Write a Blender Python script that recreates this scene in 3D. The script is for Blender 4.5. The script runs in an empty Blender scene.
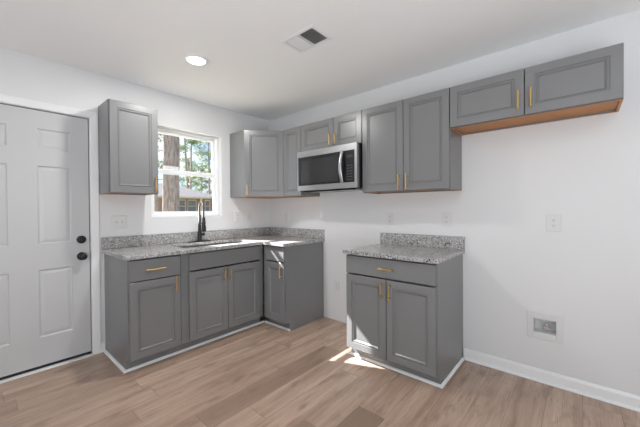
import bpy, bmesh, math, random
from mathutils import Vector, Matrix
R = math.radians
SC = bpy.context.scene
COL = SC.collection
random.seed(7)

# ------------------------------------------------------------------ camera
def make_camera():
    yaw, pitch, roll, f = -0.8598, -0.010, -0.0072, 302.522
    fw = Vector((-math.sin(yaw)*math.cos(pitch), math.cos(yaw)*math.cos(pitch), math.sin(pitch)))
    r = Vector((math.cos(yaw), math.sin(yaw), 0)); up = r.cross(fw)
    c, s = math.cos(roll), math.sin(roll)
    r, up = c*r + s*up, -s*r + c*up
    cam = bpy.data.cameras.new('camera'); o = bpy.data.objects.new('camera', cam); COL.objects.link(o)
    cam.sensor_width = 36; cam.lens = f/640*36; cam.shift_y = -1.52/640
    cam.clip_start = 0.02; cam.clip_end = 400
    m = Matrix((r, up, -fw)).transposed().to_4x4(); m.translation = Vector((-2.6659, -3.1916, 1.245))
    o.matrix_world = m
    SC.camera = o
make_camera()

# ------------------------------------------------------------------ colour management
SC.view_settings.view_transform = 'Standard'
SC.view_settings.look = 'None'
SC.view_settings.gamma = 1
SC.view_settings.use_curve_mapping = False
SC.view_settings.exposure = -0.2

# ------------------------------------------------------------------ node helper
class NT:
    def __init__(s, name):
        s.m = bpy.data.materials.new(name); s.m.use_nodes = True
        s.t = s.m.node_tree; s.n = s.t.nodes; s.l = s.t.links
        s.b = s.n['Principled BSDF']
    def new(s, typ, **kw):
        n = s.n.new(typ)
        for k, v in kw.items():
            if k.startswith('i_'):
                k = k[2:]; k = int(k) if k.isdigit() else k.replace('_', ' ')
                n.inputs[k].default_value = v
            else: setattr(n, k, v)
        return n
    def link(s, a, b): s.l.new(a, b)
    def math(s, op, a, b=None, c=None):
        n = s.new('ShaderNodeMath', operation=op)
        for i, v in enumerate((a, b, c)):
            if v is None: continue
            if isinstance(v, (int, float)): n.inputs[i].default_value = v
            else: s.link(v, n.inputs[i])
        return n.outputs[0]
    def mix(s, fac, a, b, mode='MIX'):
        n = s.new('ShaderNodeMix', data_type='RGBA', blend_type=mode)
        for i, v in ((0, fac), (6, a), (7, b)):
            if hasattr(v, 'links'): s.link(v, n.inputs[i])
            else: n.inputs[i].default_value = v if i == 0 else (*v, 1) if len(v) == 3 else v
        return n.outputs[2]
    def ramp(s, fac, stops):
        n = s.new('ShaderNodeValToRGB'); e = n.color_ramp.elements
        while len(e) < len(stops): e.new(0.5)
        for q, (p, c) in zip(e, stops):
            q.position = p; q.color = (c, c, c, 1) if isinstance(c, (int, float)) else (*c, 1)
        s.link(fac, n.inputs[0]); return n.outputs[0]
    def set(s, **kw):
        for k, v in kw.items():
            k = k.replace('_', ' ')
            s.b.inputs[k].default_value = (*v, 1) if isinstance(v, tuple) and len(v) == 3 else v
    def bump(s, h, strength=0.1, dist=0.002):
        n = s.new('ShaderNodeBump'); n.inputs['Strength'].default_value = strength; n.inputs['Distance'].default_value = dist
        s.link(h, n.inputs['Height']); s.link(n.outputs[0], s.b.inputs['Normal'])
    def coord(s, scale=(1, 1, 1)):
        tc = s.new('ShaderNodeTexCoord'); mp = s.new('ShaderNodeMapping'); mp.inputs['Scale'].default_value = scale
        s.link(tc.outputs['Object'], mp.inputs[0]); return mp.outputs[0]
    def noise(s, vec, scale, detail=4, rough=0.5):
        n = s.new('ShaderNodeTexNoise'); n.inputs['Scale'].default_value = scale
        n.inputs['Detail'].default_value = detail; n.inputs['Roughness'].default_value = rough
        s.link(vec, n.inputs['Vector']); return n.outputs[0]

def paint(name, col, rough=0.5, var=0.04, scale=3, bump=0.0, bscale=250, metal=0.0, coat=0.0):
    t = NT(name); v = t.coord(); n = t.noise(v, scale)
    lo = tuple(c*(1-var) for c in col); hi = tuple(min(1, c*(1+var)) for c in col)
    t.link(t.mix(n, lo, hi), t.b.inputs['Base Color'])
    t.set(Roughness=rough, Metallic=metal)
    if coat: t.set(Coat_Weight=coat, Coat_Roughness=0.15)
    if bump: t.bump(t.noise(v, bscale, 2), bump)
    return t.m

# ------------------------------------------------------------------ world: blue sky with bright clouds
def make_world():
    w = bpy.data.worlds.new('sky'); SC.world = w; w.use_nodes = True
    t = w.node_tree; n = t.nodes; l = t.links; n.clear()
    out = n.new('ShaderNodeOutputWorld'); bg = n.new('ShaderNodeBackground')
    tc = n.new('ShaderNodeTexCoord')
    sep = n.new('ShaderNodeSeparateXYZ'); l.new(tc.outputs['Generated'], sep.inputs[0])
    g = n.new('ShaderNodeValToRGB'); l.new(sep.outputs[2], g.inputs[0])
    e = g.color_ramp.elements; e[0].position = 0.0; e[0].color = (0.62, 0.78, 0.95, 1); e[1].position = 0.6; e[1].color = (0.13, 0.34, 0.80, 1)
    mp = n.new('ShaderNodeMapping'); mp.inputs['Scale'].default_value = (1, 1, 2.2); mp.inputs['Location'].default_value = (0.35, 0.1, 0.2)
    l.new(tc.outputs['Generated'], mp.inputs[0])
    no = n.new('ShaderNodeTexNoise'); no.inputs['Scale'].default_value = 5.0; no.inputs['Detail'].default_value = 7; no.inputs['Roughness'].default_value = 0.6
    l.new(mp.outputs[0], no.inputs['Vector'])
    cr = n.new('ShaderNodeValToRGB'); l.new(no.outputs[0], cr.inputs[0])
    cr.color_ramp.elements[0].position = 0.44; cr.color_ramp.elements[1].position = 0.60
    mx = n.new('ShaderNodeMix'); mx.data_type = 'RGBA'
    l.new(cr.outputs[0], mx.inputs[0]); l.new(g.outputs[0], mx.inputs[6]); mx.inputs[7].default_value = (1, 1, 1, 1)
    l.new(mx.outputs[2], bg.inputs[0]); bg.inputs[1].default_value = 1.6
    l.new(bg.outputs[0], out.inputs[0])
make_world()

# ------------------------------------------------------------------ sun and large area lights
def sun():
    d = Vector((0.40, -1.0, -0.912))
    L = bpy.data.lights.new('sun', 'SUN'); L.energy = 32; L.angle = R(0.6); L.color = (1, 0.985, 0.965)
    o = bpy.data.objects.new('sun', L); COL.objects.link(o); o.rotation_euler = d.to_track_quat('-Z', 'Y').to_euler(); o.location = (-6, 12, 12)
sun()
def area(name, loc, d, sx, sy, power, col=(1, 1, 1)):
    L = bpy.data.lights.new(name, 'AREA'); L.shape = 'RECTANGLE'; L.size = sx; L.size_y = sy; L.energy = power; L.color = col
    o = bpy.data.objects.new(name, L); COL.objects.link(o); o.location = loc
    o.rotation_euler = Vector(d).to_track_quat('-Z', 'Y').to_euler()
area('ceiling_fill', (-3.65, -4.2, 0.85), (0.33, 0.33, 1), 2.3, 2.3, 120, (0.905, 0.955, 1))  # added upward fill behind the camera, brightens the ceiling
area('left_fill', (-5.9, -1.5, 1.3), (1, 0, 0), 2.2, 2.0, 6, (0.94, 0.97, 1))  # added fill from the left; the wall behind it has no window

# ------------------------------------------------------------------ materials
M = {}
M['wall'] = paint('wall_paint', (0.735, 0.738, 0.745), 0.6, 0.01, 1.5, 0.05, 180)
M['ceiling'] = paint('ceiling_paint', (0.94, 0.94, 0.945), 0.8, 0.01, 1.5, 0.08, 120)
M['trim'] = paint('white_trim_paint', (0.84, 0.845, 0.85), 0.35, 0.01)
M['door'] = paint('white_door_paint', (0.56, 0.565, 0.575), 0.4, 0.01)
M['vinyl'] = paint('white_vinyl', (0.86, 0.87, 0.88), 0.35, 0.01)
M['plate'] = paint('white_plastic', (0.70, 0.70, 0.70), 0.3, 0.01)
M['cab'] = paint('grey_cabinet_paint', (0.203, 0.205, 0.208), 0.27, 0.03, 4, 0.02, 200)
M['shade_dark'] = paint('recess_shade', (0.03, 0.03, 0.032), 0.7)  # near-black colour in place of shade behind the vent louvres
M['brass'] = paint('brushed_brass', (0.62, 0.42, 0.17), 0.36, 0.06, 40, metal=1.0)
M['black'] = paint('matte_black_metal', (0.008, 0.008, 0.009), 0.5, 0.1)
M['blackp'] = paint('black_plastic', (0.010, 0.010, 0.011), 0.25, 0.1)
M['rubber'] = paint('dark_weather_strip', (0.01, 0.01, 0.012), 0.7, 0.1)
M['gunmetal'] = paint('dark_grey_metal', (0.30, 0.30, 0.31), 0.35, 0.02, metal=1.0)
M['chrome'] = paint('chrome', (0.75, 0.75, 0.76), 0.15, 0.02, metal=1.0)
M['whiteemit'] = None

def m_steel():
    t = NT('brushed_steel'); v = t.coord((2, 2, 160)); n = t.noise(v, 6, 3)
    t.link(t.mix(n, (0.40, 0.40, 0.41), (0.56, 0.56, 0.57)), t.b.inputs['Base Color'])
    t.set(Metallic=1.0, Roughness=0.3); t.bump(n, 0.05, 0.0005); return t.m
M['steel'] = m_steel()

def m_granite():
    t = NT('speckled_granite'); v = t.coord()
    big = t.noise(v, 9, 5, 0.6); mid = t.noise(v, 45, 4, 0.65)
    base = t.mix(t.ramp(mid, [(0.36, 0), (0.62, 1)]), (0.21, 0.207, 0.207), (0.50, 0.493, 0.485))
    base = t.mix(t.ramp(big, [(0.4, 0), (0.65, 1)]), base, (0.44, 0.433, 0.425))
    def specks(scale, thr, col, base, dens):
        vo = t.new('ShaderNodeTexVoronoi'); vo.inputs['Scale'].default_value = scale; t.link(v, vo.inputs['Vector'])
        s = t.new('ShaderNodeSeparateColor'); t.link(vo.outputs['Color'], s.inputs[0])
        pick = t.math('LESS_THAN', s.outputs[0], dens)
        near = t.math('LESS_THAN', vo.outputs['Distance'], thr)
        return t.mix(t.math('MULTIPLY', pick, near), base, col)
    base = specks(130, 0.6, (0.68, 0.67, 0.66), base, 0.18)
    base = specks(150, 0.55, (0.17, 0.17, 0.175), base, 0.24)
    patch = t.ramp(t.noise(v, 5, 3), [(0.50, 0.0), (0.64, 0.34)])
    vo = t.new('ShaderNodeTexVoronoi'); vo.inputs['Scale'].default_value = 105; t.link(v, vo.inputs['Vector'])
    s = t.new('ShaderNodeSeparateColor'); t.link(vo.outputs['Color'], s.inputs[0])
    pick = t.math('LESS_THAN', s.outputs[1], t.math('ADD', patch, 0.04)); near = t.math('LESS_THAN', vo.outputs['Distance'], 0.5)
    base = t.mix(t.math('MULTIPLY', pick, near), base, (0.02, 0.02, 0.022))
    t.link(base, t.b.inputs['Base Color']); t.set(Roughness=0.16); return t.m
M['granite'] = m_granite()

def m_floor():
    t = NT('vinyl_plank_floor'); tc = t.new('ShaderNodeTexCoord'); s = t.new('ShaderNodeSeparateXYZ'); t.link(tc.outputs['Object'], s.inputs[0])
    W, L = 0.178, 1.22
    row = t.math('FLOOR', t.math('DIVIDE', s.outputs[1], W))
    wn = t.new('ShaderNodeTexWhiteNoise', noise_dimensions='1D'); t.link(row, wn.inputs['W'])
    xs = t.math('ADD', t.math('DIVIDE', s.outputs[0], L), wn.outputs[0])
    colm = t.math('FLOOR', xs)
    cb = t.new('ShaderNodeCombineXYZ'); t.link(row, cb.inputs[0]); t.link(colm, cb.inputs[1])
    w2 = t.new('ShaderNodeTexWhiteNoise', noise_dimensions='2D'); t.link(cb.outputs[0], w2.inputs['Vector'])
    idn = w2.outputs[0]
    # grain, stretched along the plank, shifted per plank
    c3 = t.new('ShaderNodeCombineXYZ'); t.link(t.math('MULTIPLY', s.outputs[0], 0.7), c3.inputs[0])
    t.link(t.math('MULTIPLY', s.outputs[1], 7.0), c3.inputs[1]); t.link(t.math('MULTIPLY', idn, 40), c3.inputs[2])
    g1 = t.noise(c3.outputs[0], 1.6, 6, 0.62)
    c4 = t.new('ShaderNodeCombineXYZ'); t.link(t.math('MULTIPLY', s.outputs[0], 4), c4.inputs[0])
    t.link(t.math('MULTIPLY', s.outputs[1], 90.0), c4.inputs[1]); t.link(t.math('MULTIPLY', idn, 40), c4.inputs[2])
    g2 = t.noise(c4.outputs[0], 1.5, 4, 0.6)
    c5 = t.new('ShaderNodeCombineXYZ'); t.link(t.math('MULTIPLY', s.outputs[0], 2.2), c5.inputs[0])
    t.link(t.math('MULTIPLY', s.outputs[1], 7.0), c5.inputs[1]); t.link(t.math('MULTIPLY', idn, 17), c5.inputs[2])
    kn = t.ramp(t.noise(c5.outputs[0], 1.8, 3, 0.55), [(0.58, 0), (0.72, 1)])
    base = t.mix(t.ramp(g1, [(0.30, 0), (0.68, 1)]), (0.345, 0.228, 0.160), (0.64, 0.480, 0.380))
    base = t.mix(t.ramp(idn, [(0.0, 0.0), (0.55, 0.2), (0.85, 0.45), (1.0, 0.95)]), base, (0.28, 0.19, 0.14))
    base = t.mix(t.math('MULTIPLY', kn, 0.6), base, (0.20, 0.130, 0.09))
    base = t.mix(t.math('MULTIPLY', t.ramp(g2, [(0.35, 1), (0.6, 0)]), 0.28), base, (0.26, 0.17, 0.12))
    fy = t.math('FRACT', t.math('DIVIDE', s.outputs[1], W)); fx = t.math('FRACT', xs)
    ey = t.math('LESS_THAN', fy, 0.014); ex = t.math('LESS_THAN', fx, 0.0022)
    seam = t.math('MAXIMUM', ey, ex)
    base = t.mix(t.math('MULTIPLY', seam, 0.55), base, (0.08, 0.055, 0.04))
    t.link(base, t.b.inputs['Base Color']); t.set(Roughness=0.36)
    t.link(t.math('ADD', t.math('MULTIPLY', g2, 0.15), 0.22), t.b.inputs['Roughness'])
    t.bump(t.math('SUBTRACT', g2, seam), 0.08, 0.001); return t.m
M['floor'] = m_floor()

def m_wood():
    t = NT('orange_plywood'); v = t.coord((1.5, 14, 14)); n = t.noise(v, 3, 5)
    t.link(t.mix(n, (0.42, 0.165, 0.045), (0.60, 0.27, 0.09)), t.b.inputs['Base Color']); t.set(Roughness=0.5); return t.m
M['wood'] = m_wood()

def m_bark(name, a, b, sc=1.0):
    t = NT(name); v = t.coord((6*sc, 6*sc, 1.6*sc)); n = t.noise(v, 3, 6, 0.7)
    vo = t.new('ShaderNodeTexVoronoi'); vo.inputs['Scale'].default_value = 4; t.link(v, vo.inputs['Vector'])
    f = t.math('MULTIPLY', n, t.math('ADD', vo.outputs['Distance'], 0.5))
    t.link(t.mix(t.ramp(f, [(0.2, 0), (0.6, 1)]), a, b), t.b.inputs['Base Color']); t.set(Roughness=0.9); t.bump(f, 0.8, 0.04); return t.m
M['bark'] = m_bark('pine_bark', (0.07, 0.058, 0.054), (0.24, 0.205, 0.19))
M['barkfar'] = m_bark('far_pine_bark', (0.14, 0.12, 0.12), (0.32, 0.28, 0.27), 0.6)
def m_leaf(name, a, b):
    t = NT(name); v = t.coord(); n = t.noise(v, 2.5, 3)
    t.link(t.mix(n, a, b), t.b.inputs['Base Color']); t.set(Roughness=0.7); return t.m
M['needle'] = m_leaf('pine_needles', (0.10, 0.17, 0.07), (0.34, 0.42, 0.16))
M['needle2'] = m_leaf('dark_pine_needles', (0.09, 0.14, 0.10), (0.22, 0.30, 0.16))
M['grass'] = m_leaf('dry_grass', (0.20, 0.18, 0.09), (0.36, 0.32, 0.18))
def m_brick():
    t = NT('brown_brick'); tc = t.new('ShaderNodeTexCoord'); mp = t.new('ShaderNodeMapping'); mp.inputs['Rotation'].default_value = (R(90), 0, 0)
    t.link(tc.outputs['Object'], mp.inputs[0]); b = t.new('ShaderNodeTexBrick'); t.link(mp.outputs[0], b.inputs['Vector'])
    b.inputs['Color1'].default_value = (0.22, 0.13, 0.10, 1); b.inputs['Color2'].default_value = (0.31, 0.20, 0.155, 1); b.inputs['Mortar'].default_value = (0.45, 0.40, 0.36, 1)
    b.inputs['Scale'].default_value = 4; b.inputs['Mortar Size'].default_value = 0.012; t.link(b.outputs[0], t.b.inputs['Base Color']); t.set(Roughness=0.9); return t.m
M['brick'] = m_brick()
def m_shingle():
    t = NT('grey_shingles'); v = t.coord((2, 2, 12)); n = t.noise(v, 3, 4)
    t.link(t.mix(n, (0.075, 0.073, 0.078), (0.125, 0.12, 0.125)), t.b.inputs['Base Color']); t.set(Roughness=0.9); return t.m
M['shingle'] = m_shingle()
M['cream'] = paint('cream_trim', (0.50, 0.44, 0.32), 0.6, 0.03)
M['pane_dark'] = paint('house_window_glass', (0.12, 0.13, 0.14), 0.1, 0.05)
def m_glass():
    t = NT('window_glass'); t.n.remove(t.b); out = t.n['Material Output']
    tr = t.new('ShaderNodeBsdfTransparent'); gl = t.new('ShaderNodeBsdfGlossy'); gl.inputs['Roughness'].default_value = 0.0
    fr = t.new('ShaderNodeFresnel'); fr.inputs[0].default_value = 1.45; mx = t.new('ShaderNodeMixShader')
    geo = t.new('ShaderNodeNewGeometry'); t.link(t.math('MULTIPLY', fr.outputs[0], t.math('SUBTRACT', 1.0, geo.outputs['Backfacing'])), mx.inputs[0]); t.link(tr.outputs[0], mx.inputs[1]); t.link(gl.outputs[0], mx.inputs[2]); t.link(mx.outputs[0], out.inputs[0]); return t.m
M['glass'] = m_glass()
def m_emit(name, col, s):
    t = NT(name); t.set(Emission_Color=col, Emission_Strength=s, Base_Color=(0.9, 0.9, 0.9)); return t.m
M['lamp'] = m_emit('lamp_diffuser', (1, 0.99, 0.97), 6)
M['display'] = paint('dim_display', (0.05, 0.055, 0.06), 0.2, 0.1)
M['ovenglass'] = paint('dark_oven_glass', (0.035, 0.036, 0.038), 0.05, 0.05)
M['printgrey'] = paint('printed_grey', (0.12, 0.12, 0.125), 0.4, 0.02)
M['slot'] = paint('socket_slot', (0.03, 0.03, 0.03), 0.6)

# ------------------------------------------------------------------ mesh helpers
def tag(o, label=None, cat=None, group=None, kind=None):
    for k, v in (('label', label), ('category', cat), ('group', group), ('kind', kind)):
        if v: o[k] = v
    return o
def link(name, bm, mat, parent=None, bevel=0.0, smooth=False, loc=None, seg=1):
    bmesh.ops.recalc_face_normals(bm, faces=bm.faces)
    me = bpy.data.meshes.new(name); bm.to_mesh(me); bm.free()
    for m in (mat if isinstance(mat, (list, tuple)) else [mat]): me.materials.append(M[m])
    if smooth:
        for p in me.polygons: p.use_smooth = True
    o = bpy.data.objects.new(name, me); COL.objects.link(o)
    if parent: o.parent = parent
    if loc: o.location = loc
    if bevel:
        b = o.modifiers.new('bevel', 'BEVEL'); b.width = bevel; b.segments = seg; b.limit_method = 'ANGLE'; b.angle_limit = R(40)
    return o
def empty(name, loc, rz=0, label=None, cat=None, group=None, kind=None):
    o = bpy.data.objects.new(name, None); COL.objects.link(o); o.location = loc; o.rotation_euler = (0, 0, R(rz)); o.empty_display_size = 0.1
    return tag(o, label, cat, group, kind)
def box(bm, x0, x1, y0, y1, z0, z1, mi=0):
    x0, x1 = min(x0, x1), max(x0, x1); y0, y1 = min(y0, y1), max(y0, y1); z0, z1 = min(z0, z1), max(z0, z1)
    v = [bm.verts.new(p) for p in ((x0,y0,z0),(x1,y0,z0),(x1,y1,z0),(x0,y1,z0),(x0,y0,z1),(x1,y0,z1),(x1,y1,z1),(x0,y1,z1))]
    for f in ((0,3,2,1),(4,5,6,7),(0,1,5,4),(1,2,6,5),(2,3,7,6),(3,0,4,7)):
        q = bm.faces.new([v[i] for i in f]); q.material_index = mi
    return bm
def boxes(*L):
    bm = bmesh.new()
    for b in L: box(bm, *b)
    return bm
def prism(bm, pts, axis, a, b):
    """polygon pts (2-D) swept along axis from a to b"""
    def P(p, t): return {0: (t, p[0], p[1]), 1: (p[0], t, p[1]), 2: (p[0], p[1], t)}[axis]
    A = [bm.verts.new(P(p, a)) for p in pts]; B = [bm.verts.new(P(p, b)) for p in pts]
    bm.faces.new(A); bm.faces.new(B[::-1]); n = len(pts)
    for i in range(n): bm.faces.new((A[i], A[(i+1) % n], B[(i+1) % n], B[i]))
    return bm
def tube(bm, path, rad, n=12, cap=True):
    """round tube along a path; rad number or list"""
    path = [Vector(p) for p in path]; rs = rad if isinstance(rad, (list, tuple)) else [rad]*len(path)
    rings = []; prev = None
    for i, p in enumerate(path):
        d = (path[min(i+1, len(path)-1)] - path[max(i-1, 0)]).normalized()
        if prev is None:
            a = Vector((0, 0, 1)) if abs(d.z) < 0.9 else Vector((1, 0, 0)); u = d.cross(a).normalized()
        else: u = (prev - d*prev.dot(d)).normalized()
        prev = u; w = d.cross(u)
        rings.append([bm.verts.new(p + (u*math.cos(2*math.pi*k/n) + w*math.sin(2*math.pi*k/n))*rs[i]) for k in range(n)])
    for A, B in zip(rings, rings[1:]):
        for k in range(n): bm.faces.new((A[k], A[(k+1) % n], B[(k+1) % n], B[k]))
    if cap: bm.faces.new(rings[0][::-1]); bm.faces.new(rings[-1])
    return bm
def lathe(bm, prof, n=32, axis=2, c=(0, 0, 0)):
    """prof: list of (r, h) around axis"""
    rings = []
    for r, h in prof:
        ring = []
        for k in range(n):
            a = 2*math.pi*k/n; p = [r*math.cos(a), r*math.sin(a), h]
            if axis == 1: p = [p[0], p[2], p[1]]
            if axis == 0: p = [p[2], p[0], p[1]]
            ring.append(bm.verts.new((p[0]+c[0], p[1]+c[1], p[2]+c[2])))
        rings.append(ring)
    for A, B in zip(rings, rings[1:]):
        for k in range(n): bm.faces.new((A[k], A[(k+1) % n], B[(k+1) % n], B[k]))
    bm.faces.new(rings[0][::-1]); bm.faces.new(rings[-1]); return bm
def panel_slab(bm, x0, x1, z0, z1, yb, yf, loops):
    """slab whose front (toward -y) at yf carries nested rectangular profiles; loops: (inset, depth) list"""
    def rect(i, y): return [bm.verts.new(p) for p in ((x0+i, y, z0+i), (x1-i, y, z0+i), (x1-i, y, z1-i), (x0+i, y, z1-i))]
    rings = [rect(0, yb), rect(0, yf+0.002), rect(0.002, yf)] + [rect(i, yf+d) for i, d in loops]
    bm.faces.new(rings[0])
    for A, B in zip(rings, rings[1:]):
        for k in range(4): bm.faces.new((A[k], A[(k+1) % 4], B[(k+1) % 4], B[k]))
    bm.faces.new(rings[-1][::-1]); return bm
DOORPROF = [(0.052, 0), (0.054, 0.006), (0.060, 0.006), (0.063, 0.002), (0.066, 0.002), (0.075, 0.012)]
def pull(parent, x, z, yf, vertical=True, L=0.14):
    bm = bmesh.new(); y = yf-0.032; h = L/2; g = 0.045
    if vertical:
        tube(bm, [(x, y, z-h), (x, y, z+h)], 0.0058)
        for s in (-g, g): tube(bm, [(x, yf+0.0005, z+s), (x, y, z+s)], 0.0045, 8)
    else:
        tube(bm, [(x-h, y, z), (x+h, y, z)], 0.0058)
        for s in (-g, g): tube(bm, [(x+s, yf+0.0005, z), (x+s, y, z)], 0.0045, 8)
    o = link('pull', bm, 'brass', parent, smooth=False)
    o['label'] = 'brass bar pull'
    return o
def cab_door(root, x0, x1, z0, z1, depth, pullx=None, pullz=None, L=0.125):
    yb, yf = -(depth+0.003), -(depth+0.023)
    d = link('door', panel_slab(bmesh.new(), x0, x1, z0, z1, yb, yf, DOORPROF), 'cab', root)
    if pullx is not None: pull(d, pullx, pullz, yf, True, L)
    return d
def cab_drawer(root, x0, x1, z0, z1, depth, pullx=None, L=0.14):
    yb, yf = -(depth+0.003), -(depth+0.023)
    d = link('drawer' if pullx is not None else 'false_drawer_front', panel_slab(bmesh.new(), x0, x1, z0, z1, yb, yf, [(0.004, 0)]), 'cab', root)
    if pullx is not None: pull(d, pullx, (z0+z1)/2, yf, False, L)
    return d
def base_carcass(root, W, D=0.59, notch=0.055, nz=0.088, top=0.871, right_end=True, zlow=0.0):
    bm = bmesh.new()
    side = [(0-0.003, zlow), (0-0.003, top), (-D, top), (-D, nz), (-D+notch, nz), (-D+notch, zlow)]
    prism(bm, side, 0, 0, 0.016); prism(bm, side, 0, W-0.016, W)
    box(bm, 0.016, W-0.016, -0.015, -0.003, nz, top)
    box(bm, 0.016, W-0.016, -D+0.018, -0.015, nz, nz+0.016)
    # face frame
    box(bm, 0.016, 0.045, -D, -D+0.018, nz, top); box(bm, W-0.045, W-0.016, -D, -D+0.018, nz, top)
    box(bm, 0.045, W-0.045, -D+0.020, -D+0.036, top-0.045, top); box(bm, 0.045, W-0.045, -D, -D+0.018, nz, nz+0.03)
    c = link('carcass', bm, 'cab', root, bevel=0.001)
    link('toe_kick', boxes((0.016, W-0.016, -D+notch, -D+notch+0.012, zlow, nz)), 'cab', root)
    return c
def wall_carcass(root, W, z0, z1, D=0.29, mid=False):
    bm = bmesh.new()
    box(bm, 0, 0.014, -D, -0.002, z0, z1); box(bm, W-0.014, W, -D, -0.002, z0, z1)
    box(bm, 0.014, W-0.014, -D, -0.002, z1-0.014, z1)
    box(bm, 0.014, W-0.014, -0.012, -0.002, z0, z1-0.014)
    box(bm, 0.014, 0.045, -D, -D+0.018, z0+0.001, z1-0.014); box(bm, W-0.045, W-0.014, -D, -D+0.018, z0+0.001, z1-0.014)
    box(bm, 0.045, W-0.045, -D, -D+0.018, z0+0.001, z0+0.035); box(bm, 0.045, W-0.045, -D, -D+0.018, z1-0.05, z1-0.014)
    link('carcass', bm, 'cab', root, bevel=0.001)
    b2 = bmesh.new()
    box(b2, 0.0145, W-0.0145, -D+0.0185, -0.0125, z0+0.012, z0+0.024)
    p = link('bottom_panel', b2, 'wood', root); p['label'] = 'orange plywood underside'
    b3 = bmesh.new()
    box(b3, 0.0005, W-0.0005, -D+0.0005, -D+0.018, z0-0.0015, z0); box(b3, 0.0005, 0.0135, -D+0.018, -0.003, z0-0.0015, z0); box(b3, W-0.0135, W-0.0005, -D+0.018, -0.003, z0-0.0015, z0)
    box(b3, 0.0135, W-0.0135, -0.014, -0.003, z0-0.0015, z0+0.0)
    q = link('bottom_edge', b3, 'wood', root); q['label'] = 'bare wood bottom edge'

# ------------------------------------------------------------------ room shell
HC = 2.44
WX0, WX1, WZ0, WZ1 = -1.495, -0.725, 1.172, 2.097       # window opening
DX0, DX1, DZ1 = -2.803, -1.985, 2.034                   # door opening
T = 0.14
def struct(name, bm, mat, **k):
    o = link(name, bm, mat, **k); o['kind'] = 'structure'; return o
struct('floor', boxes((-6.0, 0.0, -6.5, 0.0, -0.1, 0.0)), 'floor')
struct('ceiling', boxes((-6.14, 0.14, -6.64, T, HC, HC+0.1)), 'ceiling')
bm = bmesh.new()
xs = [-6.14, DX0, DX1, WX0, WX1, 0.0]
box(bm, xs[0], xs[1], 0, T, -0.1, HC); box(bm, xs[1], xs[2], 0, T, DZ1, HC); box(bm, xs[2], xs[3], 0, T, -0.1, HC)
box(bm, xs[3], xs[4], 0, T, -0.1, WZ0); box(bm, xs[3], xs[4], 0, T, WZ1, HC); box(bm, xs[4], xs[5], 0, T, -0.1, HC)
struct('wall_left', bm, 'wall')
IBY0, IBY1, IBZ0, IBZ1 = -3.066, -2.932, 0.347, 0.446   # hole of the water box
bm = bmesh.new()
box(bm, 0, T, -6.64, IBY0, -0.1, HC); box(bm, 0, T, IBY1, T, -0.1, HC)
box(bm, 0, T, IBY0, IBY1, -0.1, IBZ0); box(bm, 0, T, IBY0, IBY1, IBZ1, HC)
struct('wall_right', bm, 'wall')
struct('wall_rear', boxes((-6.0, 0.0, -6.64, -6.5, -0.1, HC)), 'wall')
struct('wall_far_left', boxes((-6.14, -6.0, -6.64, 0.0, -0.1, HC)), 'wall')

# baseboard and quarter-round trims
bm = bmesh.new()
prism(bm, [(-0.001, 0.0005), (-0.014, 0.0005), (-0.014, 0.066), (-0.010, 0.078), (-0.006, 0.084), (-0.001, 0.086)], 1, -6.49, -2.462)
struct('baseboard_right', bm, 'trim')
def quarter(bm, p0, p1, n, r=0.017, z=0.0005):
    """quarter round along p0-p1, n = unit outward normal from the face it sits on"""
    p0, p1 = Vector((*p0, 0)), Vector((*p1, 0)); n = Vector((*n, 0))
    prof = [(0, 0)] + [(r*math.cos(a), r*math.sin(a)) for a in [k*math.pi/2/6 for k in range(7)]]
    A = [bm.verts.new(p0 + n*u + Vector((0, 0, z+w))) for u, w in prof]; B = [bm.verts.new(p1 + n*u + Vector((0, 0, z+w))) for u, w in prof]
    bm.faces.new(A); bm.faces.new(B[::-1]); k = len(prof)
    for i in range(k): bm.faces.new((A[i], A[(i+1) % k], B[(i+1) % k], B[i]))
bm = bmesh.new(); quarter(bm, (-0.0145, -6.49), (-0.0145, -2.475), (-1, 0)); struct('trim_1', bm, 'trim')
XL, CE = -1.890, -0.945                # left end of base run, end of corner run
bm = bmesh.new()
quarter(bm, (XL-0.001, -0.02), (XL-0.001, -0.554), (-1, 0)); quarter(bm, (XL-0.018, -0.536), (-0.553, -0.536), (0, -1)); quarter(bm, (-0.536, -0.553), (-0.536, CE-0.001), (-1, 0))
struct('trim_2', bm, 'trim')
RY0, RY1 = -1.702, -2.455
bm = bmesh.new()
quarter(bm, (-0.536, RY0+0.001), (-0.536, RY1-0.018), (-1, 0)); quarter(bm, (-0.553, RY1-0.001), (-0.033, RY1-0.001), (0, -1)); quarter(bm, (-0.553, RY0+0.001), (-0.004, RY0+0.001), (0, 1))
struct('trim_3', bm, 'trim')
# short baseboard between casing and cabinets
struct('baseboard_left', boxes((-1.9225, XL-0.0015, -0.013, -0.001, 0.0005, 0.086)), 'trim', bevel=0.002)

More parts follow.
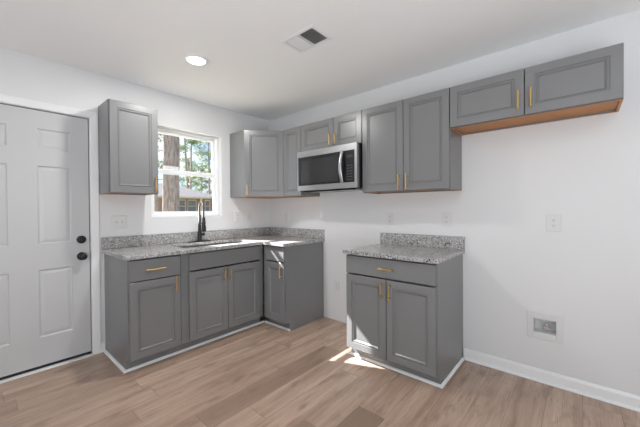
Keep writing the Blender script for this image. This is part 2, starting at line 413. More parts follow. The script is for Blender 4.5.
# entry door
def entry_door():
    root = empty('door_1', (0, 0, 0), kind='structure')
    x0, x1, z0, z1 = DX0+0.006, DX1-0.006, 0.034, 2.027
    yf = 0.008; yb = 0.050
    cols = [(-2.687, -2.478), (-2.316, -2.108)]; rows = [(0.26, 0.776), (1.0, 1.59), (1.733, 1.884)]
    rows = [(0.255, 0.785), (0.985, 1.598), (1.728, 1.888)]
    gx = [x0] + [c for p in cols for c in p] + [x1]; gz = [z0] + [c for p in rows for c in p] + [z1]
    bm = bmesh.new()
    for i in range(len(gx)-1):
        for j in range(len(gz)-1):
            a, b, c, d = gx[i], gx[i+1], gz[j], gz[j+1]
            if i in (1, 3) and j in (1, 3, 5):
                prev = None
                for ins, dep in [(0, 0), (0.006, 0.006), (0.012, 0.008), (0.030, 0.004), (0.036, 0.003)]:
                    r = [bm.verts.new(p) for p in ((a+ins, yf+dep, c+ins), (b-ins, yf+dep, c+ins), (b-ins, yf+dep, d-ins), (a+ins, yf+dep, d-ins))]
                    if prev:
                        for k in range(4): bm.faces.new((prev[k], prev[(k+1) % 4], r[(k+1) % 4], r[k]))
                    prev = r
                bm.faces.new(prev)
            else:
                bm.faces.new([bm.verts.new(p) for p in ((a, yf, c), (b, yf, c), (b, yf, d), (a, yf, d))])
    # edges and back
    for q in (((x0, yf, z0), (x0, yb, z0), (x0, yb, z1), (x0, yf, z1)), ((x1, yf, z0), (x1, yb, z0), (x1, yb, z1), (x1, yf, z1)),
              ((x0, yf, z0), (x1, yf, z0), (x1, yb, z0), (x0, yb, z0)), ((x0, yf, z1), (x1, yf, z1), (x1, yb, z1), (x0, yb, z1)),
              ((x0, yb, z0), (x1, yb, z0), (x1, yb, z1), (x0, yb, z1))):
        bm.faces.new([bm.verts.new(p) for p in q])
    bmesh.ops.remove_doubles(bm, verts=bm.verts, dist=0.0002)
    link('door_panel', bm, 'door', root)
    kx, kz, dz = -2.047, 0.861, 1.001
    bm = bmesh.new(); lathe(bm, [(0.033, 0.0078), (0.033, 0.003), (0.028, -0.001), (0.012, -0.004), (0.011, -0.022), (0.022, -0.030), (0.028, -0.042), (0.027, -0.056), (0.020, -0.064), (0.006, -0.066)], 28, 1, (kx, 0, kz))
    k = link('door_knob', bm, 'black', root, smooth=True); k['label'] = 'round black door knob'
    bm = bmesh.new(); lathe(bm, [(0.033, 0.0078), (0.033, 0.001), (0.029, -0.008), (0.020, -0.010), (0.004, -0.0105)], 28, 1, (kx, 0, dz)); box(bm, kx-0.005, kx+0.005, -0.024, -0.009, dz-0.017, dz+0.017)
    k = link('deadbolt', bm, 'black', root); k['label'] = 'round black deadbolt thumb turn'
    bm = boxes((x1+0.0005, DX1-0.0005, 0.010, 0.016, kz-0.028, kz+0.028), (x1+0.0005, DX1-0.0005, 0.010, 0.016, dz-0.028, dz+0.028))
    link('strike_plate', bm, 'black', root)
    bm = boxes((x0+0.002, x1-0.002, 0.010, 0.048, 0.0125, 0.0335)); link('door_sweep', bm, 'rubber', root)
    # jamb, stop and weather seal
    bm = boxes((DX0+0.0005, DX0+0.0055, 0.018, 0.13, 0.012, DZ1-0.001), (DX1-0.0055, DX1-0.0005, 0.018, 0.13, 0.012, DZ1-0.001), (DX0+0.0055, DX1-0.0055, 0.018, 0.13, 2.028, DZ1-0.001))
    link('weather_seal', bm, 'rubber', root)
    bm = boxes((DX0+0.002, DX1-0.002, -0.028, 0.13, 0.0005, 0.011)); link('threshold', bm, 'trim', root, bevel=0.003)
    # casing
    bm = bmesh.new(); w = 0.060; o = 0.003
    prof = [(0, -0.001), (0, -0.009), (0.008, -0.013), (0.040, -0.016), (0.054, -0.016), (w, -0.012), (w, -0.001)]
    def casing_v(x, s):
        prism(bm, [(x+s*p, q) for p, q in prof], 2, 0.0005 if s > 0 else 0.0005, DZ1+o)
    casing_v(DX1+o, 1); casing_v(DX0-o, -1)
    A = [bm.verts.new((DX0-o-p, q, DZ1+o+p)) for p, q in prof]; B = [bm.verts.new((DX1+o+p, q, DZ1+o+p)) for p, q in prof]
    n = len(prof); bm.faces.new(A); bm.faces.new(B[::-1])
    for i in range(n): bm.faces.new((A[i], A[(i+1) % n], B[(i+1) % n], B[i]))
    # mitre pieces down to the uprights
    for X, s in ((DX1+o, 1), (DX0-o, -1)):
        C = [bm.verts.new((X+s*p, q, DZ1+o)) for p, q in prof]; D = [bm.verts.new((X+s*p, q, DZ1+o+p)) for p, q in prof]
        for i in range(n):
            try: bm.faces.new((C[i], C[(i+1) % n], D[(i+1) % n], D[i]))
            except ValueError: pass
    bmesh.ops.remove_doubles(bm, verts=bm.verts, dist=0.0002)
    link('door_casing', bm, 'trim', root)
entry_door()

# window
def window():
    root = empty('window_1', (0, 0, 0), kind='structure')
    y0, y1 = 0.072, 0.135
    g = 0.001
    def ring(bm, a, b, c, d, w, ya, yb, wb=None):
        wb = wb or w
        box(bm, a, a+w, ya, yb, c, d); box(bm, b-w, b, ya, yb, c, d); box(bm, a+w, b-w, ya, yb, c, c+wb); box(bm, a+w, b-w, ya, yb, d-w, d)
    bm = bmesh.new(); ring(bm, WX0+g, WX1-g, WZ0+g, WZ1-g, 0.026, y0, y1); link('window_frame', bm, 'vinyl', root, bevel=0.002)
    ia, ib, ic, idd = WX0+0.028, WX1-0.028, WZ0+0.028, WZ1-0.028
    bm = bmesh.new(); ring(bm, ia, ib, 1.628, idd, 0.028, 0.106, 0.128, 0.045)
    s = link('upper_sash', bm, 'vinyl', root, bevel=0.002)
    link('pane', boxes((ia+0.028, ib-0.028, 0.115, 0.119, 1.673, idd-0.028)), 'glass', s)
    bm = bmesh.new(); ring(bm, ia, ib, ic, 1.665, 0.030, 0.080, 0.103, 0.030); box(bm, ia+0.03, ib-0.03, 0.080, 0.103, 1.620, 1.636)
    s2 = link('lower_sash', bm, 'vinyl', root, bevel=0.002)
    link('pane', boxes((ia+0.030, ib-0.030, 0.090, 0.094, ic+0.030, 1.620)), 'glass', s2)
    for x in (ia+0.20, ib-0.20):
        l = link('sash_lock', boxes((x-0.025, x+0.025, 0.082, 0.101, 1.6655, 1.674), (x-0.006, x+0.022, 0.078, 0.090, 1.674, 1.681)), 'vinyl', s2, bevel=0.002)
    st = link('sticker', boxes((-1.330, -1.175, 0.1135, 0.1148, 1.676, 1.712)), 'plate', s); st['label'] = 'white paper sticker on the upper pane'
window()

# ------------------------------------------------------------------ base cabinets
def base_left():
    W = 0.450
    r = empty('base_cabinet', (XL, 0, 0), 0, 'grey base cabinet with one drawer and one door, nearest the white entry door', 'cabinet')
    base_carcass(r, W)
    cab_drawer(r, 0.010, 0.394, 0.697, 0.858, 0.59, 0.190, 0.145)
    cab_door(r, 0.010, 0.394, 0.094, 0.689, 0.59, 0.347, 0.628)
base_left()
def base_sink():
    W = 0.845; x = XL+0.4505
    r = empty('sink_base_cabinet', (x, 0, 0), 0, 'wide grey sink base cabinet with two doors, below the black faucet', 'cabinet')
    base_carcass(r, W-0.005)
    a, m, b = -1.418-x, -1.040-x, -0.650-x
    cab_drawer(r, a, b, 0.712, 0.858, 0.59)
    cab_door(r, a, m-0.003, 0.094, 0.698, 0.59, m-0.050, 0.628, 0.11)
    cab_door(r, m+0.003, b, 0.094, 0.698, 0.59, m+0.014, 0.628, 0.11)
base_sink()
def base_corner():
    W = -0.5995-CE
    r = empty('base_cabinet', (0, -0.5995, 0), -90, 'narrow grey base cabinet with one drawer and one door, beside the empty stove gap', 'cabinet')
    base_carcass(r, W)
    cab_drawer(r, 0.050, W-0.008, 0.712, 0.858, 0.59)
    cab_door(r, 0.050, W-0.008, 0.094, 0.698, 0.59, W-0.036, 0.615)
base_corner()
def base_right():
    W = RY0-RY1
    r = empty('base_cabinet', (0, RY0, 0), -90, 'freestanding grey base cabinet with one wide drawer over two doors, under the short granite counter', 'cabinet')
    base_carcass(r, W)
    m = -(-2.076)+RY0
    cab_drawer(r, 0.006, W-0.006, 0.715, 0.858, 0.59, 0.385, 0.125)
    cab_door(r, 0.006, m-0.003, 0.094, 0.703, 0.59, m-0.032, 0.625)
    cab_door(r, m+0.003, W-0.006, 0.094, 0.703, 0.59, m+0.038, 0.625)
base_right()

# ------------------------------------------------------------------ countertops
CT0, CT1, BT = 0.8715, 0.902, 1.007
def counter_l():
    bm = bmesh.new()
    sx0, sx1, sy0, sy1 = -1.402, -0.665, -0.500, -0.125       # sink cut-out
    X = [-1.910, sx0, sx1, -0.640, -0.001]; Y = [-0.965, -0.640, sy0, sy1, -0.001]
    def cell(i, j):
        if j == 0 and i < 3: return False
        if i == 1 and j == 2: return False
        return True
    vt = {}
    def V(i, j, z):
        if (i, j, z) not in vt: vt[(i, j, z)] = bm.verts.new((X[i], Y[j], z))
        return vt[(i, j, z)]
    for i in range(4):
        for j in range(4):
            if not cell(i, j): continue
            bm.faces.new((V(i, j, CT1), V(i+1, j, CT1), V(i+1, j+1, CT1), V(i, j+1, CT1)))
            bm.faces.new((V(i, j, CT0), V(i, j+1, CT0), V(i+1, j+1, CT0), V(i+1, j, CT0)))
            for (di, dj, a, b) in ((-1, 0, (i, j+1), (i, j)), (1, 0, (i+1, j), (i+1, j+1)), (0, -1, (i, j), (i+1, j)), (0, 1, (i+1, j+1), (i, j+1))):
                ni, nj = i+di, j+dj
                if 0 <= ni < 4 and 0 <= nj < 4 and cell(ni, nj): continue
                bm.faces.new((V(*a, CT0), V(*b, CT0), V(*b, CT1), V(*a, CT1)))
    o = link('countertop', bm, 'granite', None, bevel=0.003, seg=2)
    tag(o, 'l-shaped speckled grey granite countertop holding the sink in the corner', 'countertop')
    link('backsplash', boxes((-1.910, -0.001, -0.021, -0.001, CT1+0.0003, BT)), 'granite', o, bevel=0.0015)
    link('backsplash', boxes((-0.021, -0.001, -0.965, -0.0215, CT1+0.0003, BT)), 'granite', o, bevel=0.0015)
    # undermount sink
    r = empty('sink', (0, 0, 0.66), 0, 'undermount stainless steel sink bowl set into the l-shaped countertop', 'sink')
    bm = bmesh.new(); e = 0.006
    def rr(ins, z, rad=0.03):
        a, b, c, d = sx0-e+ins, sx1+e-ins, sy0-e+ins, sy1+e-ins; pts = []
        for cx, cy, st in ((b-rad, d-rad, 0), (a+rad, d-rad, 90), (a+rad, c+rad, 180), (b-rad, c+rad, 270)):
            for k in range(5): t = R(st+k*22.5); pts.append(bm.verts.new((cx+rad*math.cos(t), cy+rad*math.sin(t), z-0.66)))
        return pts
    rings = [rr(-0.012, 0.8707, 0.04), rr(0, 0.8707), rr(0.004, 0.70), rr(0.02, 0.675), rr(0.13, 0.668, 0.02)]
    for A, B in zip(rings, rings[1:]):
        for k in range(len(A)): bm.faces.new((A[k], A[(k+1) % len(A)], B[(k+1) % len(A)], B[k]))
    bm.faces.new(rings[-1])
    b = link('bowl', bm, 'steel', r, smooth=True)
    so = b.modifiers.new('solid', 'SOLIDIFY'); so.thickness = 0.0012; so.offset = 0
    bm = bmesh.new(); lathe(bm, [(0.044, 0.0085), (0.044, 0.012), (0.036, 0.0125), (0.030, 0.0095), (0.004, 0.0092)], 24, 2, ((sx0+sx1)/2, (sy0+sy1)/2, 0)); link('drain', bm, 'chrome', r, smooth=True)
counter_l()
o = link('countertop', boxes((-0.640, -0.001, -2.470, -1.692, CT0, CT1)), 'granite', None, bevel=0.003, seg=2)
tag(o, 'short straight speckled grey granite countertop on the freestanding two-door base cabinet', 'countertop')
link('backsplash', boxes((-0.021, -0.001, -2.470, -1.692, CT1+0.0003, BT)), 'granite', o, bevel=0.0015)

# faucet
def faucet():
    fx, fy, z = -1.040, -0.072, CT1+0.0005
    r = empty('faucet', (fx, fy, z), 0, 'tall matte black pull-down spring faucet standing behind the sink', 'faucet')
    bm = bmesh.new(); L, w = 0.127, 0.027; pts = [(L-w+w*math.cos(t), w*math.sin(t)) for t in [R(-90+k*22.5) for k in range(9)]] + [(-L+w+w*math.cos(t), w*math.sin(t)) for t in [R(90+k*22.5) for k in range(9)]]
    prism(bm, pts, 2, 0, 0.006); link('deck_plate', bm, 'black', r, bevel=0.0015)
    bm = bmesh.new(); lathe(bm, [(0.026, 0.0065), (0.026, 0.014), (0.022, 0.018), (0.022, 0.105), (0.018, 0.112), (0.016, 0.118), (0.014, 0.285)], 24); link('column', bm, 'black', r, smooth=True)
    rad = 0.043; zt = 0.372
    path = [(0, 0, 0.22+0.02*k) for k in range(8)] + [(0, -rad+rad*math.cos(t), zt+rad*math.sin(t)) for t in [R(7.5*k) for k in range(0, 25)]] + [(0, -2*rad, zt-0.02*k) for k in range(1, 7)]
    bm = bmesh.new(); tube(bm, path, 0.008, 10); h = link('hose', bm, 'black', r, smooth=True)
    # spring coil around the hose
    P = [Vector(p) for p in path]; cum = [0]
    for a, b in zip(P, P[1:]): cum.append(cum[-1]+(b-a).length)
    tot = cum[-1]; coil = []; turns = 42; N = turns*9
    for i in range(N+1):
        s = tot*i/N; k = max(0, min(len(P)-2, next((q for q in range(len(cum)-1) if cum[q+1] >= s), len(P)-2)))
        tt = (s-cum[k])/(cum[k+1]-cum[k]); c = P[k].lerp(P[k+1], tt); d = (P[k+1]-P[k]).normalized(); u = Vector((1, 0, 0)); w_ = d.cross(u)
        a = 2*math.pi*turns*i/N; coil.append(c+(u*math.cos(a)+w_*math.sin(a))*0.0105)
    bm = bmesh.new(); tube(bm, coil, 0.0019, 5); link('spring', bm, 'gunmetal', r, smooth=True)['label'] = 'grey metal spring coil'
    bm = bmesh.new(); lathe(bm, [(0.012, 0.262), (0.018, 0.255), (0.019, 0.190), (0.023, 0.175), (0.023, 0.135), (0.028, 0.122), (0.028, 0.112), (0.006, 0.110)], 20, 2, (0, -2*rad, 0)); link('spray_head', bm, 'black', r, smooth=True)
    bm = bmesh.new(); tube(bm, [(0, -0.012, 0.205), (0, -0.04, 0.205), (0, -0.066, 0.205)], 0.005, 10); lathe(bm, [(0.0235, 0.197), (0.0235, 0.213), (0.0195, 0.214), (0.0195, 0.196)], 20, 2, (0, -2*rad, 0)); link('holder_arm', bm, 'black', r)
    bm = bmesh.new(); tube(bm, [(0.018, 0, 0.075), (0.052, 0, 0.075)], 0.015, 16); tube(bm, [(0.045, 0, 0.080), (0.052, -0.012, 0.120), (0.060, -0.030, 0.150)], [0.006, 0.005, 0.0045], 10); link('handle', bm, 'black', r)
faucet()

# ------------------------------------------------------------------ wall cabinets
UB, UT = 1.390, 2.150
def upper_left():
    W = 0.374
    r = empty('wall_cabinet', (-1.9205, 0, 0), 0, 'single-door grey wall cabinet between the entry door and the window', 'cabinet')
    wall_carcass(r, W, UB, UT)
    cab_door(r, 0.004, W-0.002, UB+0.002, UT-0.004, 0.29, W-0.032, 1.476)
upper_left()
def upper_corner():
    S, D = 0.613, 0.29
    r = empty('wall_cabinet', (0, 0, 0), 0, 'diagonal corner grey wall cabinet with one angled door', 'cabinet')
    foot = [(-0.002, -0.002), (-S, -0.002), (-S, -D), (-D, -S), (-0.002, -S)]
    bm = bmesh.new(); prism(bm, foot, 2, UB, UT); link('carcass', bm, 'cab', r, bevel=0.001)
    bm = bmesh.new(); prism(bm, [(-0.012, -0.012), (-S+0.008, -0.012), (-S+0.008, -D), (-D, -S+0.008), (-0.012, -S+0.008)], 2, UB-0.0025, UB-0.0003); p = link('bottom_panel', bm, 'wood', r); p['label'] = 'orange plywood underside'
    # diagonal door: built in a frame turned 45 degrees, child transform holds the turn
    Ld = math.hypot(S-D, S-D)
    x0, x1 = 0.012, Ld-0.012
    d = link('door', panel_slab(bmesh.new(), x0, x1, UB+0.002, UT-0.004, -0.0005, -0.020, DOORPROF), 'cab', r)
    d.location = (-S, -D, 0); d.rotation_euler = (0, 0, R(-45))
    pull(d, x0+0.028, 1.466, -0.020, True, 0.115)
upper_corner()
def upper_b(y0, y1, z0, label, splits, pz=None, name='wall_cabinet', L=0.125):
    W = y0-y1
    r = empty(name, (0, y0, 0), -90, label, 'cabinet')
    wall_carcass(r, W, z0, UT)
    if splits is None:
        cab_door(r, 0.003, W-0.003, z0+0.002, UT-0.004, 0.29)
    else:
        m = y0-splits
        cab_door(r, 0.003, m-0.0025, z0+0.004, UT-0.004, 0.29, m-0.032, pz, L)
        cab_door(r, m+0.0025, W-0.003, z0+0.004, UT-0.004, 0.29, m+0.036, pz, L)
upper_b(-0.6165, -0.8985, UB, 'narrow grey wall cabinet between the diagonal corner cabinet and the microwave', None)
upper_b(-0.8995, -1.6755, 1.848, 'short two-door grey wall cabinet directly above the microwave', -1.345, 1.930, L=0.105)
upper_b(-1.6765, -2.4480, UB, 'tall two-door grey wall cabinet just right of the microwave', -2.078, 1.468)
upper_b(-2.4490, -3.3720, 1.842, 'short wide two-door grey wall cabinet hung highest at far right, orange underside showing', -2.916, 1.943)

# ------------------------------------------------------------------ microwave
def microwave():
    y0, W, z0, z1 = -0.914, 0.757, 1.425, 1.8455
    r = empty('microwave', (0, y0, z0), -90, 'stainless steel over-the-range microwave with black glass door, hung under a short wall cabinet', 'microwave')
    H = z1-z0; D = 0.350; F = 0.386
    link('housing', boxes((0, W, -D, -0.003, 0.006, H)), 'blackp', r, bevel=0.002)
    bm = bmesh.new()
    gx0, gx1, gz0, gz1 = 0.012, W-0.030, 0.064, H-0.062
    box(bm, 0.001, gx0, -F, -D-0.0005, 0.012, H-0.002); box(bm, gx1, W-0.001, -F, -D-0.0005, 0.012, H-0.002)
    box(bm, gx0, gx1, -F, -D-0.0005, 0.012, gz0); box(bm, gx0, gx1, -F, -D-0.0005, gz1, H-0.002)
    link('front_frame', bm, 'steel', r, bevel=0.0015)
    dx = W-0.130
    d = link('door', boxes((gx0+0.0005, dx-0.001, -F+0.001, -D-0.001, gz0+0.0005, gz1-0.0005)), 'blackp', r)
    link('door_window', boxes((gx0+0.045, dx-0.085, -F-0.0003, -F+0.0006, gz0+0.022, gz1-0.035)), 'ovenglass', d)
    c = link('control_panel', boxes((dx+0.001, gx1-0.0005, -F+0.001, -D-0.001, gz0+0.0005, gz1-0.0005)), 'blackp', r)
    link('display', boxes((dx+0.018, gx1-0.018, -F-0.0002, -F+0.0008, gz1-0.070, gz1-0.042)), 'display', c)
    for a in range(3):
        for b in range(6): link('button', boxes((dx+0.020+a*0.022, dx+0.032+a*0.022, -F-0.0001, -F+0.0008, gz0+0.022+b*0.026, gz0+0.027+b*0.026)), 'printgrey', c)
    hx = dx-0.034; bm = bmesh.new(); pts = []
    for k in range(15):
        t = k/14; z = gz0-0.002+t*(gz1-gz0+0.004); pts.append((hx, -F-0.004-0.036*math.sin(math.pi*t), z))
    n = 10; rings = []
    for i, p in enumerate(pts):
        a = Vector(pts[max(0, i-1)]); b = Vector(pts[min(14, i+1)]); dd = (b-a).normalized(); u = Vector((1, 0, 0)); w = dd.cross(u)
        rings.append([bm.verts.new(Vector(p)+u*0.018*math.cos(2*math.pi*q/n)+w*0.009*math.sin(2*math.pi*q/n)) for q in range(n)])
    for A, B in zip(rings, rings[1:]):
        for q in range(n): bm.faces.new((A[q], A[(q+1) % n], B[(q+1) % n], B[q]))
    bm.faces.new(rings[0][::-1]); bm.faces.new(rings[-1])
    h = link('handle', bm, 'steel', d, smooth=True); h['label'] = 'curved steel door handle'
    link('grease_filter', boxes((0.06, 0.33, -0.30, -0.12, 0.001, 0.0055)), 'steel', r); link('grease_filter', boxes((0.43, 0.70, -0.30, -0.12, 0.001, 0.0055)), 'steel', r)
    link('vent_lip', boxes((0.05, W-0.05, -0.352, -0.335, -0.004, 0.0055)), 'blackp', r)
microwave()

# ------------------------------------------------------------------ outlets and switches
def plate(name, loc, rz, w, h, kind, label, cat, group=None):
    r = empty(name, loc, rz, label, cat, group)
    bm = bmesh.new(); b = 0.003; rings = []
    for ins, y in ((0, -0.0005), (0, -0.003), (b, -0.0055)):
        rings.append([bm.verts.new(p) for p in ((-w/2+ins, y, -h/2+ins), (w/2-ins, y, -h/2+ins), (w/2-ins, y, h/2-ins), (-w/2+ins, y, h/2-ins))])
    bm.faces.new(rings[0]); bm.faces.new(rings[-1][::-1])
    for A, B in zip(rings, rings[1:]):
        for k in range(4): bm.faces.new((A[k], A[(k+1) % 4], B[(k+1) % 4], B[k]))
    link('cover_plate', bm, 'plate', r)
    def duplex(cx, big=False):
        for s in (-1, 1):
            cz = s*0.0195
            bm = bmesh.new(); pts = [(cx+0.017*math.cos(t), cz+max(-0.0125, min(0.0125, 0.017*math.sin(t)))) for t in [2*math.pi*k/24 for k in range(24)]]
            prism(bm, pts, 1, -0.0055, -0.0072); q = link('receptacle', bm, 'plate', r)
            for b_ in ((cx-0.0078, cx-0.0054, -0.0076, -0.0071, cz+0.000, cz+0.008), (cx+0.0054, cx+0.0078, -0.0076, -0.0071, cz+0.000, cz+0.007), (cx-0.0025, cx+0.0025, -0.0076, -0.0071, cz-0.009, cz-0.0045)):
                link('slot', boxes(b_), 'slot', q)
    if kind == 'duplex': duplex(0)
    if kind == 'gfci':
        q = link('receptacle', boxes((-0.0165, 0.0165, -0.0075, -0.0055, -0.033, 0.033)), 'plate', r, bevel=0.001)
        L = []
        for s in (-1, 1):
            cz = s*0.020; L += [(-0.0075, -0.0055, -0.0079, -0.0074, cz-0.002, cz+0.006), (0.0055, 0.0075, -0.0079, -0.0074, cz-0.002, cz+0.006), (-0.002, 0.002, -0.0079, -0.0074, cz-0.009, cz-0.005)]
        for b_ in L: link('slot', boxes(b_), 'slot', q)
        for b_ in ((-0.009, -0.001), (0.001, 0.009)): link('test_button', boxes((*b_, -0.0085, -0.0074, -0.004, 0.004)), 'plate', q)
    if kind == 'switch2' or kind == 'switch1':
        for cx in ((-0.023, 0.023) if kind == 'switch2' else (0,)):
            sl = link('toggle_surround', boxes((cx-0.006, cx+0.006, -0.0062, -0.0055, -0.0125, 0.0125)), 'plate', r)
            bm = bmesh.new(); prism(bm, [(-0.0062, -0.007), (-0.0062, 0.006), (-0.017, -0.006), (-0.016, -0.010)], 0, cx-0.004, cx+0.004); link('toggle', bm, 'plate', r)
    return r
plate('light_switch', (-1.770, 0, 1.138), 0, 0.118, 0.118, 'switch2', 'white double light switch plate below the single-door wall cabinet by the entry door', 'light switch')
plate('outlet', (-0.525, 0, 1.155), 0, 0.072, 0.116, 'gfci', 'white outlet plate just right of the window, above the sink counter', 'outlet')
plate('light_switch', (-0.345, 0, 1.155), 0, 0.072, 0.116, 'switch1', 'white single switch plate under the diagonal corner cabinet, on the window wall', 'light switch')
plate('outlet', (0, -0.336, 1.145), -90, 0.072, 0.116, 'duplex', 'white outlet above the corner counter backsplash, on the microwave wall', 'outlet')
plate('outlet', (0, -1.797, 1.143), -90, 0.072, 0.116, 'duplex', 'white outlet left of the two above the short granite counter', 'outlet')
plate('outlet', (0, -2.326, 1.147), -90, 0.080, 0.116, 'gfci', 'white outlet with test buttons, right of the two above the short granite counter', 'outlet')
plate('outlet', (0, -3.049, 1.135), -90, 0.084, 0.120, 'duplex', 'white wall outlet alone under the high right wall cabinet, above the water box', 'outlet')
plate('outlet', (0, -1.138, 0.386), -90, 0.072, 0.116, 'duplex', 'white low outlet in the empty stove gap between the two base cabinets', 'outlet')

# recessed water box for the refrigerator
def water_box():
    cy, cz = (IBY0+IBY1)/2, (IBZ0+IBZ1)/2; w, h = IBY1-IBY0, IBZ1-IBZ0
    r = empty('water_supply_box', (0, cy, cz), -90, 'white recessed water supply box with a small valve, low on the right wall', 'utility box')
    ow, oh = 0.207, 0.190; fy = -0.006; iw, ih = w/2-0.002, h/2-0.002
    bm = bmesh.new()
    box(bm, -ow/2, -iw, fy, -0.0005, -oh/2, oh/2); box(bm, iw, ow/2, fy, -0.0005, -oh/2, oh/2); box(bm, -iw, iw, fy, -0.0005, ih, oh/2); box(bm, -iw, iw, fy, -0.0005, -oh/2, -ih)
    link('face_frame', bm, 'plate', r, bevel=0.002)
    bm = bmesh.new(); t = 0.0015
    box(bm, -iw, -iw+t, 0, 0.08, -ih, ih); box(bm, iw-t, iw, 0, 0.08, -ih, ih); box(bm, -iw, iw, 0, 0.08, ih-t, ih); box(bm, -iw, iw, 0, 0.08, -ih, -ih+t); box(bm, -iw, iw, 0.08, 0.082, -ih, ih)
    link('inner_box', bm, 'plate', r)
    bm = bmesh.new(); tube(bm, [(0.010, 0.04, -ih+t), (0.010, 0.04, 0.012)], 0.008, 12); tube(bm, [(0.010, 0.04, -0.008), (0.010, 0.010, -0.008)], 0.007, 12); tube(bm, [(0.010, 0.04, -0.018), (0.032, 0.04, -0.018)], 0.006, 12)
    v = link('valve', bm, 'chrome', r)
    bm = bmesh.new(); lathe(bm, [(0.014, 0.004), (0.016, 0.008), (0.014, 0.012), (0.004, 0.013)], 12, 1, (0.010, -0.004, -0.008)); link('valve_handle', bm, 'chrome', v)
water_box()

# ------------------------------------------------------------------ ceiling light and vent
def downlight(loc, label, group=None, power=14):
    r = empty('ceiling_light', loc, 0, label, 'ceiling light', group)
    bm = bmesh.new(); lathe(bm, [(0.092, -0.0005), (0.092, -0.006), (0.086, -0.012), (0.070, -0.014), (0.068, -0.008), (0.066, -0.0008)], 40); link('trim_ring', bm, 'trim', r, smooth=False)
    bm = bmesh.new(); lathe(bm, [(0.0655, -0.006), (0.0655, -0.0115), (0.055, -0.0125), (0.004, -0.013)], 40); link('lens', bm, 'lamp', r)
    L = bpy.data.lights.new('lamp_glow', 'AREA'); L.shape = 'DISK'; L.size = 0.12; L.energy = power; L.color = (1, 0.985, 0.965)
    o = bpy.data.objects.new('lamp_glow', L); COL.objects.link(o); o.parent = r; o.location = (0, 0, -0.018)
downlight((-1.472, -0.878, HC), 'round white recessed ceiling light, switched on, between the window and the air vent', power=19)
def vent():
    x0, x1, y0, y1 = -1.205, -0.990, -1.885, -1.568
    cx, cy = (x0+x1)/2, (y0+y1)/2
    r = empty('ceiling_vent', (cx, cy, HC), 0, 'white rectangular ceiling air vent with two banks of louvres', 'air vent')
    w, h = (x1-x0)/2, (y1-y0)/2
    bm = bmesh.new(); a, b = w-0.026, h-0.032
    def ring(z, w_, h_): return [bm.verts.new(p) for p in ((-w_, -h_, z), (w_, -h_, z), (w_, h_, z), (-w_, h_, z))]
    R_ = [ring(-0.0006, w, h), ring(-0.0015, w, h), ring(-0.006, w-0.010, h-0.010), ring(-0.006, a, b), ring(-0.0008, a, b)]
    for A, B in zip(R_, R_[1:]):
        for k in range(4): bm.faces.new((A[k], A[(k+1) % 4], B[(k+1) % 4], B[k]))
    for k in range(4): bm.faces.new((R_[0][k], R_[0][(k+1) % 4], R_[-1][(k+1) % 4], R_[-1][k]))
    box(bm, -a, a, -0.004, 0.004, -0.0065, -0.001)
    link('vent_frame', bm, 'trim', r)
    link('duct_shade', boxes((-a+0.001, a-0.001, -b+0.001, b-0.001, -0.0020, -0.0010)), 'shade_dark', r)  # thin dark sheet stands in for the shade inside the duct
    for s in (-1, 1):
        bm = bmesh.new(); n = 8
        for k in range(n):
            y = s*(0.010+(k+0.5)*(b-0.014)/n); 
            p = [(y-0.0040, -0.0075 if s < 0 else -0.0028), (y-0.0034, -0.0080 if s < 0 else -0.0022), (y+0.0040, -0.0028 if s < 0 else -0.0075), (y+0.0034, -0.0022 if s < 0 else -0.0080)]
            prism(bm, p, 0, -a+0.001, a-0.001)
        link('louvres', bm, 'trim', r)
vent()

# ------------------------------------------------------------------ outdoors
GZ = -0.35
struct('ground', boxes((-60, 120, 0.3, 160, GZ-0.2, GZ)), 'grass')
def trunk_bm(h, r0, r1, lean=(0, 0), seed=0, n=14, steps=24):
    rnd = random.Random(seed); bm = bmesh.new(); rings = []
    ph = [rnd.uniform(0, 6.28) for _ in range(6)]
    for i in range(steps+1):
        t = i/steps; c = Vector((lean[0]*t+0.03*math.sin(t*5+ph[0]), lean[1]*t+0.03*math.sin(t*4+ph[1]), h*t)); rr = r0+(r1-r0)*t
        if i == 0: rr *= 1.35
        rings.append([bm.verts.new(c+Vector((math.cos(2*math.pi*k/n), math.sin(2*math.pi*k/n), 0))*rr*(1+0.07*math.sin(5*2*math.pi*k/n+ph[2]+t*9)+0.05*rnd.uniform(-1, 1))) for k in range(n)])
    for A, B in zip(rings, rings[1:]):
        for k in range(n): bm.faces.new((A[k], A[(k+1) % n], B[(k+1) % n], B[k]))
    bm.faces.new(rings[0][::-1]); bm.faces.new(rings[-1]); return bm
def crown_bm(clumps, seed, per=170, leaf=0.16):
    rnd = random.Random(seed); bm = bmesh.new()
    for (c, rad) in clumps:
        c = Vector(c)
        for _ in range(per):
            d = Vector((rnd.gauss(0, 1), rnd.gauss(0, 1), rnd.gauss(0, 0.6))); p = c+d*rad*0.5
            u = Vector((rnd.gauss(0, 1), rnd.gauss(0, 1), rnd.gauss(0, 0.7))).normalized()*leaf*rnd.uniform(0.6, 1.4)
            v = u.orthogonal().normalized()*leaf*0.22
            bm.faces.new([bm.verts.new(p-v), bm.verts.new(p+u*0.6-v*0.3), bm.verts.new(p+u), bm.verts.new(p+v)])
    return bm
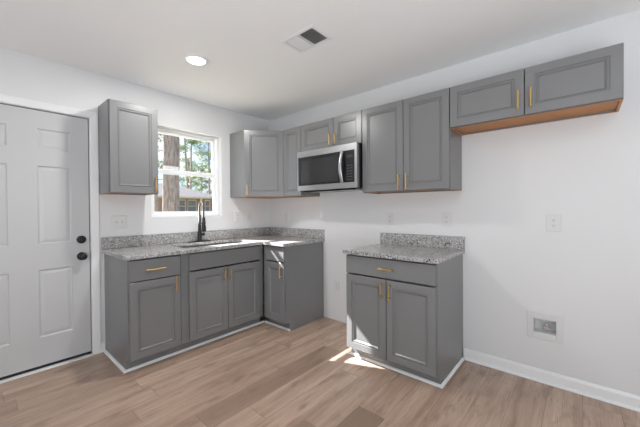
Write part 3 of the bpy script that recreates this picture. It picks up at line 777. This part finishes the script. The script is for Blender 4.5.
def pine(x, y, h, r0, zc, cw, label, seed, mat='needle', lean=(0, 0), n=16, leaf=0.16, group=None, per=170, bark='barkfar'):
    rnd = random.Random(seed); root = empty('pine_tree', (x, y, GZ), 0, label, 'tree', group)
    link('trunk', trunk_bm(h, r0, r0*0.35, lean, seed), bark, root)
    cl = []; bm = bmesh.new()
    for i in range(n):
        t = (i+0.5)/n; z = zc+(h-zc)*t; a = i*2.4+rnd.uniform(-.4, .4); L = cw*(1-0.55*t)*rnd.uniform(0.6, 1.1)
        f = z/h; b = Vector((lean[0]*f, lean[1]*f, z)); e = b+Vector((math.cos(a)*L, math.sin(a)*L, L*0.12))
        tube(bm, [b, b.lerp(e, 0.5)+Vector((0, 0, 0.05)), e], [r0*0.22, r0*0.15, r0*0.06], 5)
        cl += [(e, cw*0.42), (b.lerp(e, 0.6), cw*0.36)]
    cl.append(((lean[0], lean[1], h), cw*0.4))
    link('branches', bm, bark, root); link('foliage', crown_bm(cl, seed+5, per, leaf), mat, root)
    return root
# the big trunk close to the window; its crown stands above the view
def near_tree():
    root = empty('pine_tree', (0.30, 4.0, GZ), 0, 'thick bare brown pine trunk nearest outside the window', 'tree')
    link('trunk', trunk_bm(13, 0.185, 0.12, (0.42, 0.1), 3, 28, 60), 'bark', root)
    rnd = random.Random(4); bm = bmesh.new(); cl = []
    for i in range(14):
        z = 9.5+i*0.27; a = i*2.4; L = 2.0*(1-i/22); b = Vector((0.42*z/13, 0, z)); e = b+Vector((math.cos(a)*L, math.sin(a)*L, 0.25))
        tube(bm, [b, e], [0.04, 0.015], 6); cl += [(e, 0.8), (b.lerp(e, .6), 0.7)]
    link('branches', bm, 'bark', root); link('foliage', crown_bm(cl, 9, 120, 0.2), 'needle', root)
near_tree()
pine(18.6, 40.5, 18, 0.20, 13.0, 3.0, 'tall slim pine behind the neighbouring roof, left of the middle of the pane', 11, lean=(-0.9, 0), n=12, leaf=0.4)
pine(23.6, 50.5, 21, 0.20, 11.5, 3.0, 'tall slim pine behind the neighbouring roof, right beside the leftmost of them', 12, lean=(0.5, 0), n=12, leaf=0.4)
pine(24.3, 45.0, 16, 0.20, 6.0, 2.6, 'pine with spaced green tufts at the right edge of the upper window pane', 13, n=16, per=80, leaf=0.35)
pine(4.6, 16.0, 10, 0.12, 3.2, 1.5, 'bushy dark pine left of the thick near trunk, mostly behind the wall cabinet', 14, 'needle2', n=20, per=110)
fx = [(14, 58, 12), (20, 64, 12.5), (27, 58, 12), (33, 64, 12), (38, 56, 12), (10, 48, 13)]
for i, (x, y, h) in enumerate(fx):
    pine(x, y, h, 0.16, 2.6, 2.6, 'hazy green pine far beyond the neighbouring house', 30+i, 'needle2' if i % 2 else 'needle', group='pines beyond the neighbouring house', n=18, leaf=0.36, per=110)
def house():
    r = empty('house', (12.0, 33, GZ), 0, 'brick neighbouring house with grey hipped roof, seen through the window', 'house')
    x0, x1, y0, y1 = -3.6, 4.4, -3, 5; ez = 3.05; rz = 4.75
    bm = bmesh.new(); box(bm, x0, x1, y0, y1, 0, ez); link('walls', bm, 'brick', r)
    bm = bmesh.new(); o = 0.5; v = [bm.verts.new(p) for p in ((x0-o, y0-o, ez+0.02), (x1+o, y0-o, ez+0.02), (x1+o, y1+o, ez+0.02), (x0-o, y1+o, ez+0.02), (x0+3.5, 1, rz), (x1-3.1, 1, rz))]
    for f in ((0, 1, 5, 4), (1, 2, 5), (2, 3, 4, 5), (3, 0, 4), (3, 2, 1, 0)): bm.faces.new([v[i] for i in f])
    link('roof', bm, 'shingle', r)
    link('fascia', boxes((x0-o, x1+o, y0-o-0.03, y0-o, ez-0.18, ez+0.02), (x1+o, x1+o+0.03, y0-o, y1+o, ez-0.18, ez+0.02), (x0-o-0.03, x0-o, y0-o, y1+o, ez-0.18, ez+0.02)), 'cream', r)
    for wx, ww in ((0.5, 0.9), (1.75, 0.9), (-2.4, 0.8), (3.6, 0.5)):
        f = link('window', boxes((wx-ww/2-.06, wx-ww/2, y0-.06, y0-.005, 1.2, 2.75), (wx+ww/2, wx+ww/2+.06, y0-.06, y0-.005, 1.2, 2.75), (wx-ww/2, wx+ww/2, y0-.06, y0-.005, 1.2, 1.29), (wx-ww/2, wx+ww/2, y0-.06, y0-.005, 2.62, 2.75), (wx-ww/2, wx+ww/2, y0-.05, y0-.01, 1.98, 2.04)), 'cream', r)
        link('pane', boxes((wx-ww/2, wx+ww/2, y0-.03, y0-.01, 1.29, 2.62)), 'pane_dark', f)
    link('entry_column', boxes((2.55, 2.72, y0-.45, y0-.28, 0, ez-.18)), 'cream', r); link('entry_column', boxes((-0.35, -0.18, y0-.45, y0-.28, 0, ez-.18)), 'cream', r)
house()
